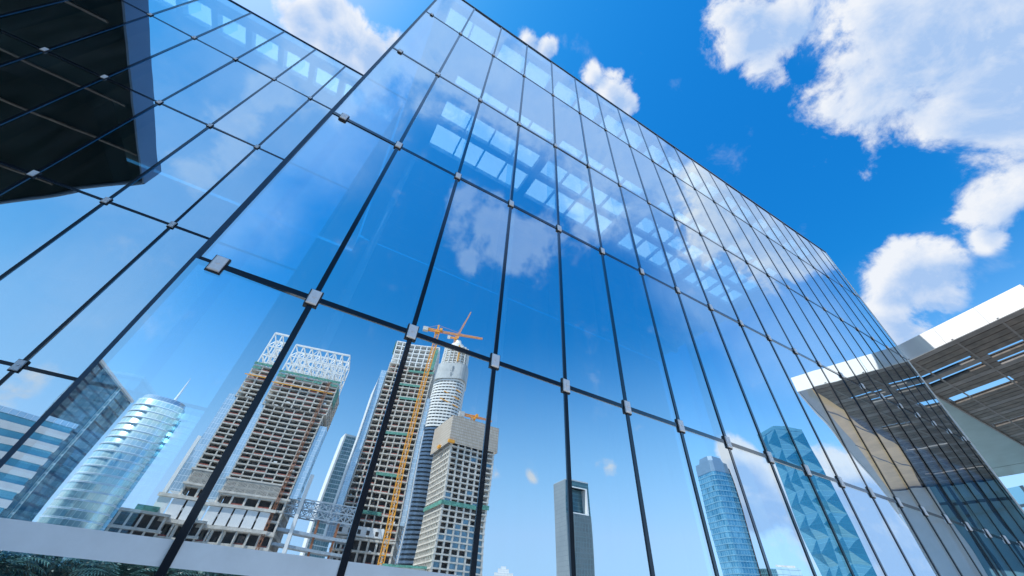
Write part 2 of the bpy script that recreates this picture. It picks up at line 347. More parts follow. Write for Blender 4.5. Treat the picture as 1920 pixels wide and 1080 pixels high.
hall = thing('glass_hall', 'projecting glass hall with tall mirrored panes reflecting the towers, steel clamps at its joints', 'building')
last = MB(); pane_yaw = []
for r in range(5):
    for i in range(21):
        x0, x1 = i*PW, min((i+1)*PW, XEND)
        yaw, pit = random.gauss(0, .0026), random.gauss(0, .0016)
        if r == 0 and i == 0: yaw = R(1.7); pit = 0
        if r == 0: pane_yaw.append(yaw)
        if i == 20: pane(x0, x1, ROWS[r], ROWS[r+1], 0, None, yaw, pit, last)
        else: pane(x0, x1, ROWS[r], ROWS[r+1], 0, hall, yaw, pit)
lo = last.build('glass_pane', [M['coated'], M['clear']], hall); lo['kind'] = 'stuff'
for i in range(1, 21):
    b = MB(); w = .030
    b.box(i*PW-w, i*PW+w, -.013, .05, .56, 19.20); b.build('vertical_joint', M['joint'], hall)
for r in range(1, 5):
    b = MB(); b.box(-.02, XEND, -.010, .046, ROWS[r]-.034, ROWS[r]+.034); b.build('horizontal_joint', M['joint'], hall)
b = MB(); b.box(-.03, XEND+.03, -.03, .06, 19.215, 19.27); b.build('coping', M['edge'], hall)
b = MB(); b.box(-.025, .03, -.016, .07, 0, 19.21); b.build('corner_trim', M['edge'], hall)
b = MB(); b.box(XEND-.02, XEND+.05, -.02, .07, 0, 19.21); b.build('corner_trim', M['white'], hall)
b = MB(); b.box(0, XEND, -.012, .3, 0, .555); b.build('plinth', M['plinth'], hall)
b = MB()
for i in range(21):
    x0, x1 = i*PW, min((i+1)*PW, XEND); cx, hx = (x0+x1)/2, (x1-x0)/2-.012
    Mz = Matrix.Rotation(pane_yaw[i], 3, 'Z')
    b.hexa([Mz @ Vector(p)+Vector((cx, 0, 0)) for p in ((-hx,-.007,1.765),(hx,-.007,1.765),(hx,-.004,1.765),(-hx,-.004,1.765),(-hx,-.007,1.925),(hx,-.007,1.925),(hx,-.004,1.925),(-hx,-.004,1.925))])
b.build('frosted_band', M['frost'], hall)
for r in range(1, 5):
    clip(.21, ROWS[r], 0, hall, r < 3, (1, 1, .85, .72, .66)[r])
    for i in range(1, 21): clip(i*PW, ROWS[r], 0, hall, r == 1 and i < 9, (1, 1, .85, .72, .66)[r])
for i in range(0, 21):                                   # glass stiffening fins behind the joints
    x = max(i*PW, .25)
    b = MB(); b.box(x-.008, x+.008, .06, .42, .6, 18.2); b.build('glass_fin', M['fin'], hall)
# side and back walls, floor
b = MB()
for k in range(4):
    for r in range(5): b.box(-.02, 0, .1+k*1.16, .1+(k+1)*1.16-.03, ROWS[r]+.02, ROWS[r+1]-.02)
b.build('side_glazing', M['fin'], hall)
b = MB(); b.box(.02, XEND, 13.5, 13.8, 0, 18.4); b.build('back_wall', M['interior'], hall)
b = MB(); b.box(XEND-.14, XEND-.02, .1, 13.4, 0, 18.4); b.build('end_wall', M['fin'], hall)
b = MB(); b.box(.02, XEND-.02, .3, 13.4, .0, .02); b.build('hall_floor', M['darkfloor'], hall)
def roof(parent, X, Y, z0, z1, holes, name='roof'):
    xs = sorted({X[0], X[1], *[h[0] for h in holes], *[h[1] for h in holes]})
    ys = sorted({Y[0], Y[1], *[h[2] for h in holes], *[h[3] for h in holes]})
    b = MB()
    for j in range(len(ys)-1):
        run = None
        for i in range(len(xs)-1):
            mx, my = (xs[i]+xs[i+1])/2, (ys[j]+ys[j+1])/2
            hole = any(h[0] < mx < h[1] and h[2] < my < h[3] for h in holes)
            if not hole and run is None: run = xs[i]
            if hole and run is not None: b.box(run, xs[i], ys[j], ys[j+1], z0, z1); run = None
        if run is not None: b.box(run, xs[-1], ys[j], ys[j+1], z0, z1)
    return b.build(name, M['roofwhite'], parent)
holes = []; bays = [(1.6, 6.6), (7.0, 12.3), (13.4, 18.4), (18.9, 23.6)]
for x0, x1 in bays:
    holes += [(x0, x1, 3.5, 4.40), (x0, x1, 4.68, 5.9), (x0, x1, 2.3, 2.75)]
holes += [(.4, 2.4, .3, .95)] + [(2.7+k*2.65, 5.05+k*2.65, .3, .95) for k in range(8)]
rf = roof(hall, (.02, XEND-.02), (.12, 13.5), 18.6, 18.95, holes)
for h in holes:
    b = MB(); b.box(h[0]-.05, h[1]+.05, h[2]-.05, h[3]+.05, 18.97, 18.99); s_ = b.build('skylight', M['skylight'], rf)
    b = MB(); n = max(1, round((h[1]-h[0])/1.22))
    for k in range(1, n):
        x = h[0]+(h[1]-h[0])*k/n; b.box(x-.035, x+.035, h[2]+.002, h[3]-.002, 18.72, 18.96)
    if n > 1: b.build('skylight_bar', M['roofwhite'], rf)
for k in range(4):                                       # slender steel columns carrying the roof
    x = [1.2, 6.8, 12.85, 18.65][k]
    b = MB(); b.loft([ring(x, 6.6, z, .14, n=14) for z in (.02, 18.6)]); b.build('column', M['roofwhite'], hall, True)
b = MB()
for k in range(5): b.box(.3, XEND-.3, 6.4+k*1.6, 6.65+k*1.6, 18.05, 18.6)
b.build('roof_beam', M['roofwhite'], hall)

# ------------------------------------------------------------------ the recessed wing
WY, WX0, WPW = 4.72, -2.81, 1.2457
wing = thing('glass_wing', 'recessed glass wing left of the hall corner, mirroring a dark overhang in its upper panes', 'building')
xs = [-1.55, -2.81] + [WX0-WPW*k for k in range(1, 19)]
for r in range(5):
    for i in range(19):
        pane(xs[i+1], xs[i] if i else -.09, ROWS[r], ROWS[r+1], WY, wing, random.gauss(0, .0026), random.gauss(0, .0016))
for i in range(1, 20):
    b = MB(); b.box(xs[i]-.028, xs[i]+.028, WY-.013, WY+.05, .56, 19.20); b.build('vertical_joint', M['joint'], wing)
for r in range(1, 5):
    b = MB(); b.box(xs[-1], -.06, WY-.010, WY+.046, ROWS[r]-.03, ROWS[r]+.03); b.build('horizontal_joint', M['joint'], wing)
    for i in range(1, 19): clip(xs[i], ROWS[r], WY, wing, r == 1 and i < 3, (1, .95, .85, .75, .7)[r])
b = MB(); b.box(xs[-1], -.06, WY-.03, WY+.06, 19.215, 19.27); b.build('coping', M['edge'], wing)
b = MB(); b.box(xs[-1], -.06, WY-.012, WY+.3, 0, .555); b.build('plinth', M['plinth'], wing)
for i in range(1, 19):
    b = MB(); b.box(xs[i]-.008, xs[i]+.008, WY+.06, WY+.42, .6, 18.2); b.build('glass_fin', M['fin'], wing)
b = MB(); b.box(xs[-1], -.1, 15, 15.3, 0, 18.4); b.build('back_wall', M['interior'], wing)
b = MB(); b.box(xs[-1], -.1, WY+.3, 15, 0, .02); b.build('wing_floor', M['darkfloor'], wing)
for z in (4.28, 8.0, 11.8):
    b = MB(); b.box(xs[-1], -6.4, WY+.5, 14.9, z-.75, z-.1); b.build('floor_slab', M['darkfloor'], wing)
wh = [(-1.35-k*1.22, -.35-k*1.22, 5.1, 5.95) for k in range(14)]
wr = roof(wing, (xs[-1], -.1), (WY+.12, 15), 18.6, 18.95, wh)
for h in wh:
    b = MB(); b.box(h[0]-.05, h[1]+.05, h[2]-.05, h[3]+.05, 18.97, 18.99); b.build('skylight', M['skylight'], wr)

# ------------------------------------------------------------------ canopies
def slant_canopy_right():
    t = thing('entrance_canopy', 'white fascia canopy with slatted dark soffit jutting from the far end of the hall', 'canopy')
    A, B, C, D_, E_ = (24.72, .0), (23.70, -4.5), (62.0, -15.5), (47.2, 4.6), (24.72, 4.6)
    z0, z1 = 11.8, 12.62
    f = MB()
    def wall(p, q, th=.06):
        p, q = Vector((*p, 0)), Vector((*q, 0)); n = (q-p).normalized().cross(Vector((0,0,1)))*th
        f.prism([tuple(p[:2]), tuple(q[:2]), tuple((q-n)[:2]), tuple((p-n)[:2])], z0, z1)
    L = (Vector(B)-Vector(A)).length; n = 3
    for k in range(n):
        p = Vector(A).lerp(Vector(B), k/n); q = Vector(A).lerp(Vector(B), (k+1)/n); d = (q-p).normalized()*.006
        wall(p+d, q-d)
    n = 14
    for k in range(n):
        p = Vector(B).lerp(Vector(C), k/n); q = Vector(B).lerp(Vector(C), (k+1)/n); d = (q-p).normalized()*.006
        wall(p+d, q-d)
    f.build('fascia', M['white'], t)
    # slats run parallel to the A-B edge; the roof deck above is built in the same strips so that the openings are real
    e = (Vector(A)-Vector(B)).normalized()
    bc = (Vector(C)-Vector(B)).normalized()
    step = .5
    slats = MB(); grey = MB(); deck = MB(); sun_strip = MB(); outer = MB()
    border_w = 1.75
    rnd = random.Random(3)
    opens = {}
    for k, (a, c) in {4:(-1.6,.45), 6:(-1.65,.55), 5:(-3.4,-2.05), 7:(-3.1,-2.05), 11:(-1.85,.7), 12:(-1.85,.7), 15:(-4.6,-3.0), 16:(-4.6,-3.0), 22:(-.9,.7), 26:(-5.2,-3.2), 32:(-2.6,-.6), 33:(-2.6,-.6), 39:(-6.5,-3.5)}.items(): opens[k] = (a, c)
    X0 = .35
    k = 0
    while True:
        xa = A[0]+.12+k*step; xb = xa+step
        if xb > 64.5: break
        def seg(x, y):   # point on the slat line whose y=0 crossing is x
            return (x+e.x/e.y*y, y)
        def yedge(x, off):
            # crossing of the slat line with the line parallel to BC, off metres inside
            nn = Vector((-bc.y, bc.x)); P = Vector(B)+nn*off
            dx = e.x/e.y
            # P + s*bc = (x+dx*y, y)
            s_ = (x+dx*P.y-P.x)/(bc.x-dx*bc.y); return P.y+s_*bc.y
        ya, yb = yedge(xa, .08), yedge(xb, .08)
        wa, wb = (.55+min(1.9, .16*max(0, x-25.0)) for x in (xa, xb))
        ia, ib = yedge(xa, wa), yedge(xb, wb)
        ma, mb_ = yedge(xa, .53), yedge(xb, .53)
        top = .85 if xb < 49 else .85-(xb-49)*1.32     # the far end is cut off at a slant
        if top-max(ia, ib) < .3: break
        outer.prism([seg(xa, ya), seg(xb, yb), seg(xb, mb_), seg(xa, ma)], z0+.05, z0+.11)
        sun_strip.prism([seg(xa, ma), seg(xb, mb_), seg(xb, ib), seg(xa, ia)], z0+.046, z0+.11)  # tapering strip drawn as the sunlit edge of the soffit
        segs = [(None, top)]
        op = opens.get(k)
        if op and op[0] > max(ia, ib)+.3:
            segs = [(None, op[0]), (op[1], top)]
        for s0, s1 in segs:
            pa0, pb0 = (ia, ib) if s0 is None else (s0, s0)
            if s1-max(pa0, pb0) < .05: continue
            deck.prism([seg(xa, ya if s0 is None else pa0), seg(xb, yb if s0 is None else pb0), seg(xb, s1), seg(xa, s1)], z0+.17, z0+.22)
            tgt = grey if (k*7) % 11 < 3 else slats
            tgt.prism([seg(xa+.025, pa0), seg(xb-.025, pb0), seg(xb-.025, s1), seg(xa+.025, s1)], z0+.06, z0+.16)
        k += 1
    slats.build('soffit_slats', M['slat'], t); grey.build('soffit_slats', M['slatgrey'], t)
    deck.build('roof_deck', M['deck'], t); sun_strip.build('sunlit_soffit_strip', M['beige'], t); outer.build('soffit_edge', M['pier'], t)
    for y in (-3.3, -1.75, -.03, -5.0, -6.8):
        x0 = 24.6 + (max(0, (-y-4.5)/6.7*23.3+.8) if y < -4.5 else y*.225)
        b = MB(); b.box(x0+.1, 46.8, y-.035, y+.035, z0+.03, z0+.055); b.build('cross_batten', M['slatgrey'], t)
    b = MB(); b.box(24.75, 44.4, .87, 4.5, z0-.02, z0+.5); b.box(44.5, 47.0, .87, 4.5, z0-.02, z0+.5); b.build('plain_soffit', M['soffit'], t)
    b = MB(); b.box(24.75, 47.0, .80, .868, z0-.04, z0+.3); b.build('soffit_trim', M['slatgrey'], t)
slant_canopy_right()

def overhang_left():
    t = thing('roof_overhang', 'dark underside of a flat roof overhang with pale fascia, mirrored high in the left wing', 'roof overhang')
    z1, z0 = 18.6, 17.4
    P = Vector((-10.5, -5.5)); A = Vector((-9.75, 4.60)); d = Vector((-.77, -.64)); Q = P+d*34
    S = Vector((-40, 4.60))
    f = MB()
    def strip(p, q, th=.08):
        n = (q-p).normalized(); n = Vector((n.y, -n.x))*th
        f.prism([tuple(p), tuple(q), tuple(q-n), tuple(p-n)], z0, z1)
    strip(A, P, -.08); strip(P, Q, -.08); f.build('fascia', M['fasciaL'], t)
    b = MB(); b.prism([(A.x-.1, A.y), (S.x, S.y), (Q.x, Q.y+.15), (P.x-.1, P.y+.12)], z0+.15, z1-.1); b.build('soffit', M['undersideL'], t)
    b = MB()
    for y, w in ((2.4, .05), (-1.2, .05), (-3.9, .05), (-8.5, .05)):
        xr = -10.3 if y > -5.3 else -10.5-(-5.5-y)/.64*.77-.6
        b.box(-38, xr-.3, y-w, y+w, z0+.08, z0+.148)
    b.build('soffit_rib', M['slat'], t)
overhang_left()

# ------------------------------------------------------------------ the city behind the viewer (seen mirrored in the glass)
def place(az, dist):
    """ground point in front of the hall that the facade shows at this bearing and distance"""
    a = R(az); return (EYE.x+dist*math.sin(a), -(EYE.y+dist*math.cos(a)), 0.0)
def facing(az, turn=0.0): return R(az+turn)

def lattice(mb, p, q, w, nseg, chord=.3, brace=.18, taper=1.0):
    """square lattice boom from p to q"""
    p, q = Vector(p), Vector(q); d = (q-p).normalized()
    up = Vector((0,0,1)) if abs(d.z) < .9 else Vector((0,1,0))
    a = d.cross(up).normalized(); c = a.cross(d).normalized()
    def corner(t, i):
        ww = w/2*(1+(taper-1)*t); sx = (-1,1,1,-1)[i]; sy = (-1,-1,1,1)[i]
        return p.lerp(q, t)+a*ww*sx+c*ww*sy
    for i in range(4): mb.bar(corner(0,i), corner(1,i), chord)
    for k in range(nseg):
        t0, t1 = k/nseg, (k+1)/nseg
        for i in range(4):
            j = (i+1) % 4
            mb.bar(corner(t0,i), corner(t1,j), brace) if k % 2 else mb.bar(corner(t0,j), corner(t1,i), brace)
            mb.bar(corner(t1,i), corner(t1,j), brace)

def grid_tower(root, W, Dp, z0, fh, nf, nbx, nby, mat, over=0.0, col=.9, beam=.95, inset=2.2, hint=1.0, fence=None, partition=True, cols=True):
    """open concrete frame: floor slabs, columns, core inside in a dark shade tone; front at local y=0, depth to -y"""
    H = nf*fh
    for k in range(nf+1):
        b = MB(); b.box(-W/2-over, W/2+over, -Dp-over, over, z0+k*fh-beam, z0+k*fh); b.build('floor_slab', mat, root)
    if cols:
        for i in range(nbx+1):
            x = -W/2+col/2+(W-col)*i/nbx
            for y in ((-col/2-.12), -Dp+col/2+.12):
                b = MB(); b.box(x-col/2, x+col/2, y-col/2, y+col/2, z0-beam, z0+H-.02); b.build('column', mat, root)
        for j in range(1, nby):
            y = -Dp*j/nby
            for x in (-W/2+col/2+.12, W/2-col/2-.12):
                b = MB(); b.box(x-col/2, x+col/2, y-col/2, y+col/2, z0-beam, z0+H-.02); b.build('column', mat, root)
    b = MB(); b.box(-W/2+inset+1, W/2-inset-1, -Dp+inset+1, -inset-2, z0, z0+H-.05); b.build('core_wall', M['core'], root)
    if partition:
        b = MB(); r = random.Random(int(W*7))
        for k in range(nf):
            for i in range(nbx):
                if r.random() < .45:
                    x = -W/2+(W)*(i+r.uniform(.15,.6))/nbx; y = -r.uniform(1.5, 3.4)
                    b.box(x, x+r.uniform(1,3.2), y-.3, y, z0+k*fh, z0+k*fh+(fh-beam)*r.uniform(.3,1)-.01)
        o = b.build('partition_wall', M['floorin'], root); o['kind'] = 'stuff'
    if partition:
        b = MB(); r = random.Random(int(W*11))
        for k in range(nf):
            for i in range(nbx):
                if r.random() < .13:
                    x = -W/2+col+(W-col)*i/nbx+r.uniform(.3, 2); b.box(x, x+r.uniform(.6, 2.6), -.9, -.4, z0+k*fh+.01, z0+k*fh+r.uniform(.5, 1.3))
        o = b.build('stacked_material', M['white'], root); o['kind'] = 'stuff'
    if fence:
        b = MB(); r = random.Random(5)
        for k in range(nf):
            for i in range(nbx):
                if r.random() < fence:
                    xa = -W/2+col+(W-col)*i/nbx; xb = -W/2+(W-col)*(i+1)/nbx
                    b.box(xa+.1, xb-.1, -.32, -.26, z0+k*fh+.02, z0+k*fh+.7)
        o = b.build('safety_fence', M['fence'], root); o['kind'] = 'stuff'

def mast_crane(name, label, loc, rz, hmast, w, jib, back, mat, apex=8, luff=None, z0=0.0):
    t = thing(name, label, 'crane', loc, rz, 'tower cranes on the building sites')
    b = MB(); lattice(b, (0,0,z0), (0,0,hmast), w, max(4, int((hmast-z0)/w/1.3)), w*.16, w*.09); b.build('mast', mat, t)
    b = MB(); b.box(-w*.7, w*.7, -w*.7, w*.7, hmast, hmast+1.4); b.box(w*.55, w*1.3, w*.2, w*1.2, hmast+1.5, hmast+4); b.build('cab', M['orange'], t)
    b = MB(); b.bar((0,0,hmast+1.4), (0,0,hmast+apex), w*.45); b.build('apex_tower', mat, t)
    b = MB()
    if luff is None:
        lattice(b, (0,0,hmast+2.4), (jib,0,hmast+2.4), w*.5, int(jib/3), w*.13, w*.08, .6)
        b.build('jib', M['orange2'], t)
        b = MB(); b.bar((0,0,hmast+apex), (jib*.62,0,hmast+3.2), .16); b.bar((0,0,hmast+apex), (-back*.9,0,hmast+3.2), .16); b.build('tie_bar', M['orange2'], t)
    else:
        a = R(luff); lattice(b, (1,0,hmast+2), (jib*math.cos(a),0,hmast+2+jib*math.sin(a)), w*.6, int(jib/3), w*.14, w*.09, .5); b.build('jib', M['orange2'], t)
        b = MB(); b.bar((0,0,hmast+apex), (jib*.9*math.cos(a),0,hmast+2+jib*.9*math.sin(a)), .16); b.build('tie_bar', M['orange2'], t)
    b = MB(); lattice(b, (0,0,hmast+2.4), (-back,0,hmast+2.4), w*.6, 4, w*.15, w*.09); b.build('counter_jib', mat, t)
    b = MB(); b.box(-back-.5, -back*.68, -w*.55, w*.55, hmast+.2, hmast+4.2); b.build('counterweight', M['counter'], t)
    return t

# --- tower with the white truss crown
def truss_crown_tower():
    D = 300; az = -2.55; W = 39.0; Dp = 34
    t = thing('concrete_tower', 'unfinished concrete tower topped by a white steel truss crown', 'skyscraper', place(az, D), facing(az, 13))
    # basement floors and podium
    W2 = W
    grid_tower(t, W2, Dp, 6.0, 6.6, 4, 6, 4, M['concrete2'], .2, 1.3, 1.3, 2, fence=.3)
    b = MB(); b.box(-W/2-8, -W/2-.3, -20, -1, 0, 33); b.build('podium', M['floorin'], t)
    b = MB(); b.box(-W/2-8.6, W/2-4, -1.0, 1.4, 42.6, 44.2); b.box(-W/2-8.6, W/2-4, -1.0, 1.4, 31.6, 33.2); b.build('podium_beam', M['concrete2'], t)
    for i in range(6):
        xa = -W/2-8+i*6.9
        b = MB(); b.box(xa+.35, xa+6.2, .1, .7, 33.4, 42.4); b.build('hoarding_panel', M['white'], t)
        b = MB(); b.box(xa-.55, xa+.15, -.2, .9, 0, 31.5); b.build('podium_column', M['concrete2'], t)
    grid_tower(t, W, Dp, 33.2, 5.6, 3, 5, 4, M['concrete2'], 0, 1.1, 1.1, 2, fence=.3)
    b = MB()
    for i in range(44):
        x = -W/2+1.2+(W-8)*i/43; b.box(x-.18, x+.18, .08, .5, 51.2, 57.8)
    b.build('louvre_screen', M['concrete2'], t)
    b = MB(); b.box(-W/2-1, W/2+1.6, -1, .7, 50.0, 51.1); b.box(-W/2-1, W/2-6, -1, .7, 57.9, 58.9); b.build('transfer_beam', M['concrete2'], t)
    z1 = 50.1
    grid_tower(t, W, Dp, z1+.9, 3.36, 17, 6, 5, M['concrete'], 0, .75, .78, 2, fence=.3)
    z2 = z1+.9+17*3.36
    grid_tower(t, W+3.4, Dp+3, z2+.02, 3.36, 7, 7, 5, M['concrete'], 0, .8, .85, 2.4, fence=.35)
    z3 = z2+7*3.36
    # flanking glass strips
    for x0, x1, za, zb in ((-W/2-6.0, -W/2-.2, 46, 109), (W/2+.3, W/2+5.0, 52, 100)):
        b = MB(); b.box(x0, x1, -14, -1.2, za, zb); b.build('glass_strip', M['stripglass'], t)
    b = MB(); b.box(W/2+7.0, W/2+9.0, -6, -3, 0, 68); b.box(-W/2-9.5, -W/2-7.6, -8, -5, 44, 78); b.build('white_fin', M['white'], t)
    # green netting and orange rail
    b = MB(); W3 = W+3.4
    b.box(-W3/2-.4, W3/2+.4, .22, .30, z3+.3, z3+2.2)
    for i in range(7):
        if i in (0, 2, 3, 4, 6): b.box(-W3/2+W3*i/7, -W3/2+W3*(i+1)/7-.4, .18, .26, z3-3.0, z3-1.1-.6*(i % 2))
    b.box(W3/2+.2, W3/2+.35, -16, .1, z3-14, z3-2)
    b.build('safety_net', M['net'], t)
    b = MB(); b.bar((-W3/2-2, .6, z3-8.2), (W3/2-2, .6, z3-8.6), .5, .5); b.build('work_rail', M['orange'], t)
    b = MB()
    for z in range(8, int(z3), 4): b.bar((13.3, .9, z), (14.9, .9, z+4), .22); b.bar((14.9, .9, z), (13.3, .9, z+4), .22)
    b.bar((13.3,.9,0), (13.3,.9,z3), .3); b.bar((14.9,.9,0), (14.9,.9,z3), .3); b.build('hoist_mast', M['rust'], t)
    # truss crown
    zt = 158.5; Wc = W3-2
    r = random.Random(11)
    xs_ = [-Wc/2+Wc*i/7 for i in range(8)]; zs = [z3+2, z3+8.5, z3+16, zt]
    for y in (-.6, -13, -26):
        b = MB()
        for x in xs_: b.bar((x,y,z3), (x,y,zt), .8)
        for z in zs[1:]: b.bar((xs_[0],y,z), (xs_[-1],y,z),   .75 if z < zt else 1.2)
        for i in range(7):
            for k in range(3):
                if r.random() < .7:
                    za, zb = (zs[k], zs[k+1]) if r.random() < .5 else (zs[k+1], zs[k])
                    b.bar((xs_[i],y,za), (xs_[i+1],y,zb), .45)
        b.build('crown_truss', M['white_steel'], t)
    b = MB()
    for x in xs_:
        for z in zs[1:]: b.bar((x,-.6,z), (x,-26,z), .7)
        for k in range(3): b.bar((x,-.6,zs[k]), (x,-13,zs[k+1]), .5)
    b.build('crown_cross_beam', M['white_steel'], t)
    b = MB()
    for k in range(14):
        x = r.uniform(2, 19); b.loft([ring(x, -r.uniform(1, 6), z3+.2+hh, 1.1, n=10) for hh in (0, 1.6)])
    b.build('stored_drums', M['white_steel'], t)
truss_crown_tower()

# --- second concrete tower with white frame top
def second_tower():
    D = 330; az = 10.85; W = 41.5; Dp = 36
    t = thing('concrete_tower', 'tallest open concrete tower, white frames on top, behind the long orange crane mast', 'skyscraper', place(az, D), facing(az, 9))
    grid_tower(t, W, Dp, 0, 7.0, 6, 7, 4, M['concrete2'], .3, 1.4, 1.3, 2, fence=.35)
    z = 42.0
    b = MB(); b.box(-W/2-.4, W/2-9, .05, .35, z+1, z+6.5); b.build('white_cladding', M['white'], t)
    b = MB()
    for i in range(5): b.box(-W/2+2+i*6.2, -W/2+4.2+i*6.2, .36, .42, z+2, z+4.6)
    b.build('cladding_opening', M['core'], t)
    grid_tower(t, W, Dp, z+1.4, 4.6, 30, 7, 5, M['concrete'], 0, .9, .95, 2.2, fence=.4)
    z2 = z+1.4+30*4.6
    grid_tower(t, W-1, Dp-1, z2+.3, 4.6, 5, 7, 5, M['white_steel'], 0, .9, .8, 6, partition=False)
    b = MB()
    for k, zz in enumerate((z+14, z+40, z+72, z+104, z+118, z+133)):
        xa = -W/2+12+(k*5) % 9; b.box(xa, xa+16+(k*3) % 8, .2, .35, zz, zz+2.2)
    b.box(-W/2-.7, -W/2-.4, -12, -.2, z2+10, z2+23); b.box(W/2-5, W/2-1.2, .2, .35, z2-2, z2+20)
    b.build('safety_net', M['net'], t)
    b = MB()
    for xx in (-W/2+9.2, -W/2+11.0): b.bar((xx,.9,0), (xx,.9,z2+14), .35)
    zz = 2
    while zz < z2+10: b.bar((-W/2+9.2,.9,zz), (-W/2+11,.9,zz+3.5), .22); zz += 3.5
    b.build('hoist_mast', M['steelgrey'], t)
    # curved white fin and glass strip on the left flank, strips on the right
    b = MB()
    prof = [(40, 0, 0), (150, 0, 0), (162, 1.4, 1.2), (170, 3.0, 2.6), (171.5, 3.6, 3.2)]
    b.loft([[(-W/2-8.4+dx, -6.5, zz), (-W/2-4.8, 2.6-dy, zz), (-W/2-4.8, -3, zz), (-W/2-6.8+dx*.5, -9, zz)] for zz, dx, dy in prof]); b.build('white_fin', M['white'], t)
    b = MB(); b.box(-W/2-4.9, -W/2-.2, -14, .6, 40, 172); b.build('glass_strip', M['stripglass'], t)
    b = MB(); b.box(W/2+.2, W/2+3.6, -12, -.6, 52, 150); b.build('glass_strip', M['stripglass'], t)
    b = MB(); b.box(W/2+3.9, W/2+4.5, -8, -.2, 30, 120); b.build('white_fin', M['white'], t)
second_tower()
mast_crane('tower_crane', 'tall orange tower crane on a lattice mast, white counterweight on its short arm', place(13.35, 292), R(13.35+3), 198.5, 3.3, 43, 13, M['orange'], 9.5)

# --- round tower
def round_tower():
    D = 470; az = 17.5; Rr = 22.0
    t = thing('round_tower', 'rounded white ringed tower under construction with grey screen band near the top', 'skyscraper', place(az, D), facing(az, -12))
    def rg(z, r, pw=2.7, n=48): return ring(0, 0, z, r*.93, n=n, power=pw, rot=.35)
    z = 0; fh = 4.1; k = 0
    while z < 172:
        b = MB(); b.loft([rg(z, Rr), rg(z+2.3, Rr)]); b.build('floor_ring', M['ringgrey'], t); z += fh; k += 1
    zl = z
    while z < 238:
        b = MB(); b.loft([rg(z, Rr), rg(z+2.2, Rr)]); b.build('floor_ring', M['ringwhite'], t); z += fh
    b = MB(); b.loft([rg(.2, Rr-1.0), rg(238, Rr-1.0)]); b.build('window_wall', M['winT3'], t)
    b = MB()
    for i in range(30):
        a = 2*math.pi*i/30; p = rg(0, Rr-.55, n=30)[i]
        b.box(p[0]-.4, p[0]+.4, p[1]-.4, p[1]+.4, 172, 238)
    b.build('column', M['ringwhite'], t)
    b = MB(); b.loft([rg(236.5, Rr+1.0, 4.0), rg(259, Rr+1.0, 4.0)]); b.build('screen_band', M['bandT3'], t)
    # emblem and characters on the band, seen by the viewer through the mirror
    b = MB()
    def emb(x, zz, w, h): b.box(x-w/2, x+w/2, Rr*.93+.93, Rr*.93+1.25, zz-h/2, zz+h/2)
    for x in (-4.2, -3.0, -1.6, -.2): emb(x, 252.5, .7, 2.6+abs(x+1.6)*.5)
    emb(-2.2, 250.6, 6.4, .7); emb(-2.0, 249.2, 3.6, .6)
    for i in range(5): emb(-5.8+i*1.9, 247.0, 1.2, 1.0)
    for i in range(4):
        x = -5.2+i*3.2; emb(x, 242.5, .5, 3); emb(x+.8, 243.6, 1.5, .5); emb(x+.8, 241.6, 1.5, .5); emb(x+1.4, 242.5, .4, 2.2)
    lg = b.build('lettering', M['logo'], t); lg.rotation_euler = (0, 0, R(12)-.1)
    # open frame above the band
    Wc = 17.0
    for zz in range(8):
        b = MB(); b.loft([ring(0,0,259+zz*4.1+3.1, Wc+1.2, n=24, power=3.2, rot=.3), ring(0,0,259+zz*4.1+4.1, Wc+1.2, n=24, power=3.2, rot=.3)]); b.build('floor_ring', M['ringwhite'], t)
    b = MB()
    for p in ring(0,0,0, Wc+1.5, n=22, power=3.2, rot=.3): b.box(p[0]-.55, p[0]+.55, p[1]-.55, p[1]+.55, 258, 292)
    b.build('frame_column', M['ringwhite'], t)
    b = MB(); b.loft([ring(0,0,258, Wc-4, n=20, power=3), ring(0,0,291, Wc-4, n=20, power=3)]); b.build('core_wall', M['core'], t)
    b = MB(); b.loft([ring(0,0,291.8, Wc-7, n=20), ring(0,0,302, Wc-7, n=20), ring(0,0,304, 6, n=20), ring(0,0,311, 4.4, n=20)]); b.build('core_cap', M['ringwhite'], t)
    b = MB()
    for i in range(3): b.bar((-6-i*3, Rr*.8+1.5, 228-i*10), (11, Rr*.93+1.6, 219-i*10), .9)
    b.bar((-2, Rr*.93+1.7, 262), (-2, Rr*.93+1.7, 290), 1.6); b.build('work_platform', M['orange'], t)
    return t
round_tower()
mast_crane('tower_crane', 'orange luffing crane with raised jib on top of the rounded white tower', place(16.9, 468), R(16.9), 312, 3.4, 52, 12, M['orange'], 10, luff=74, z0=303)

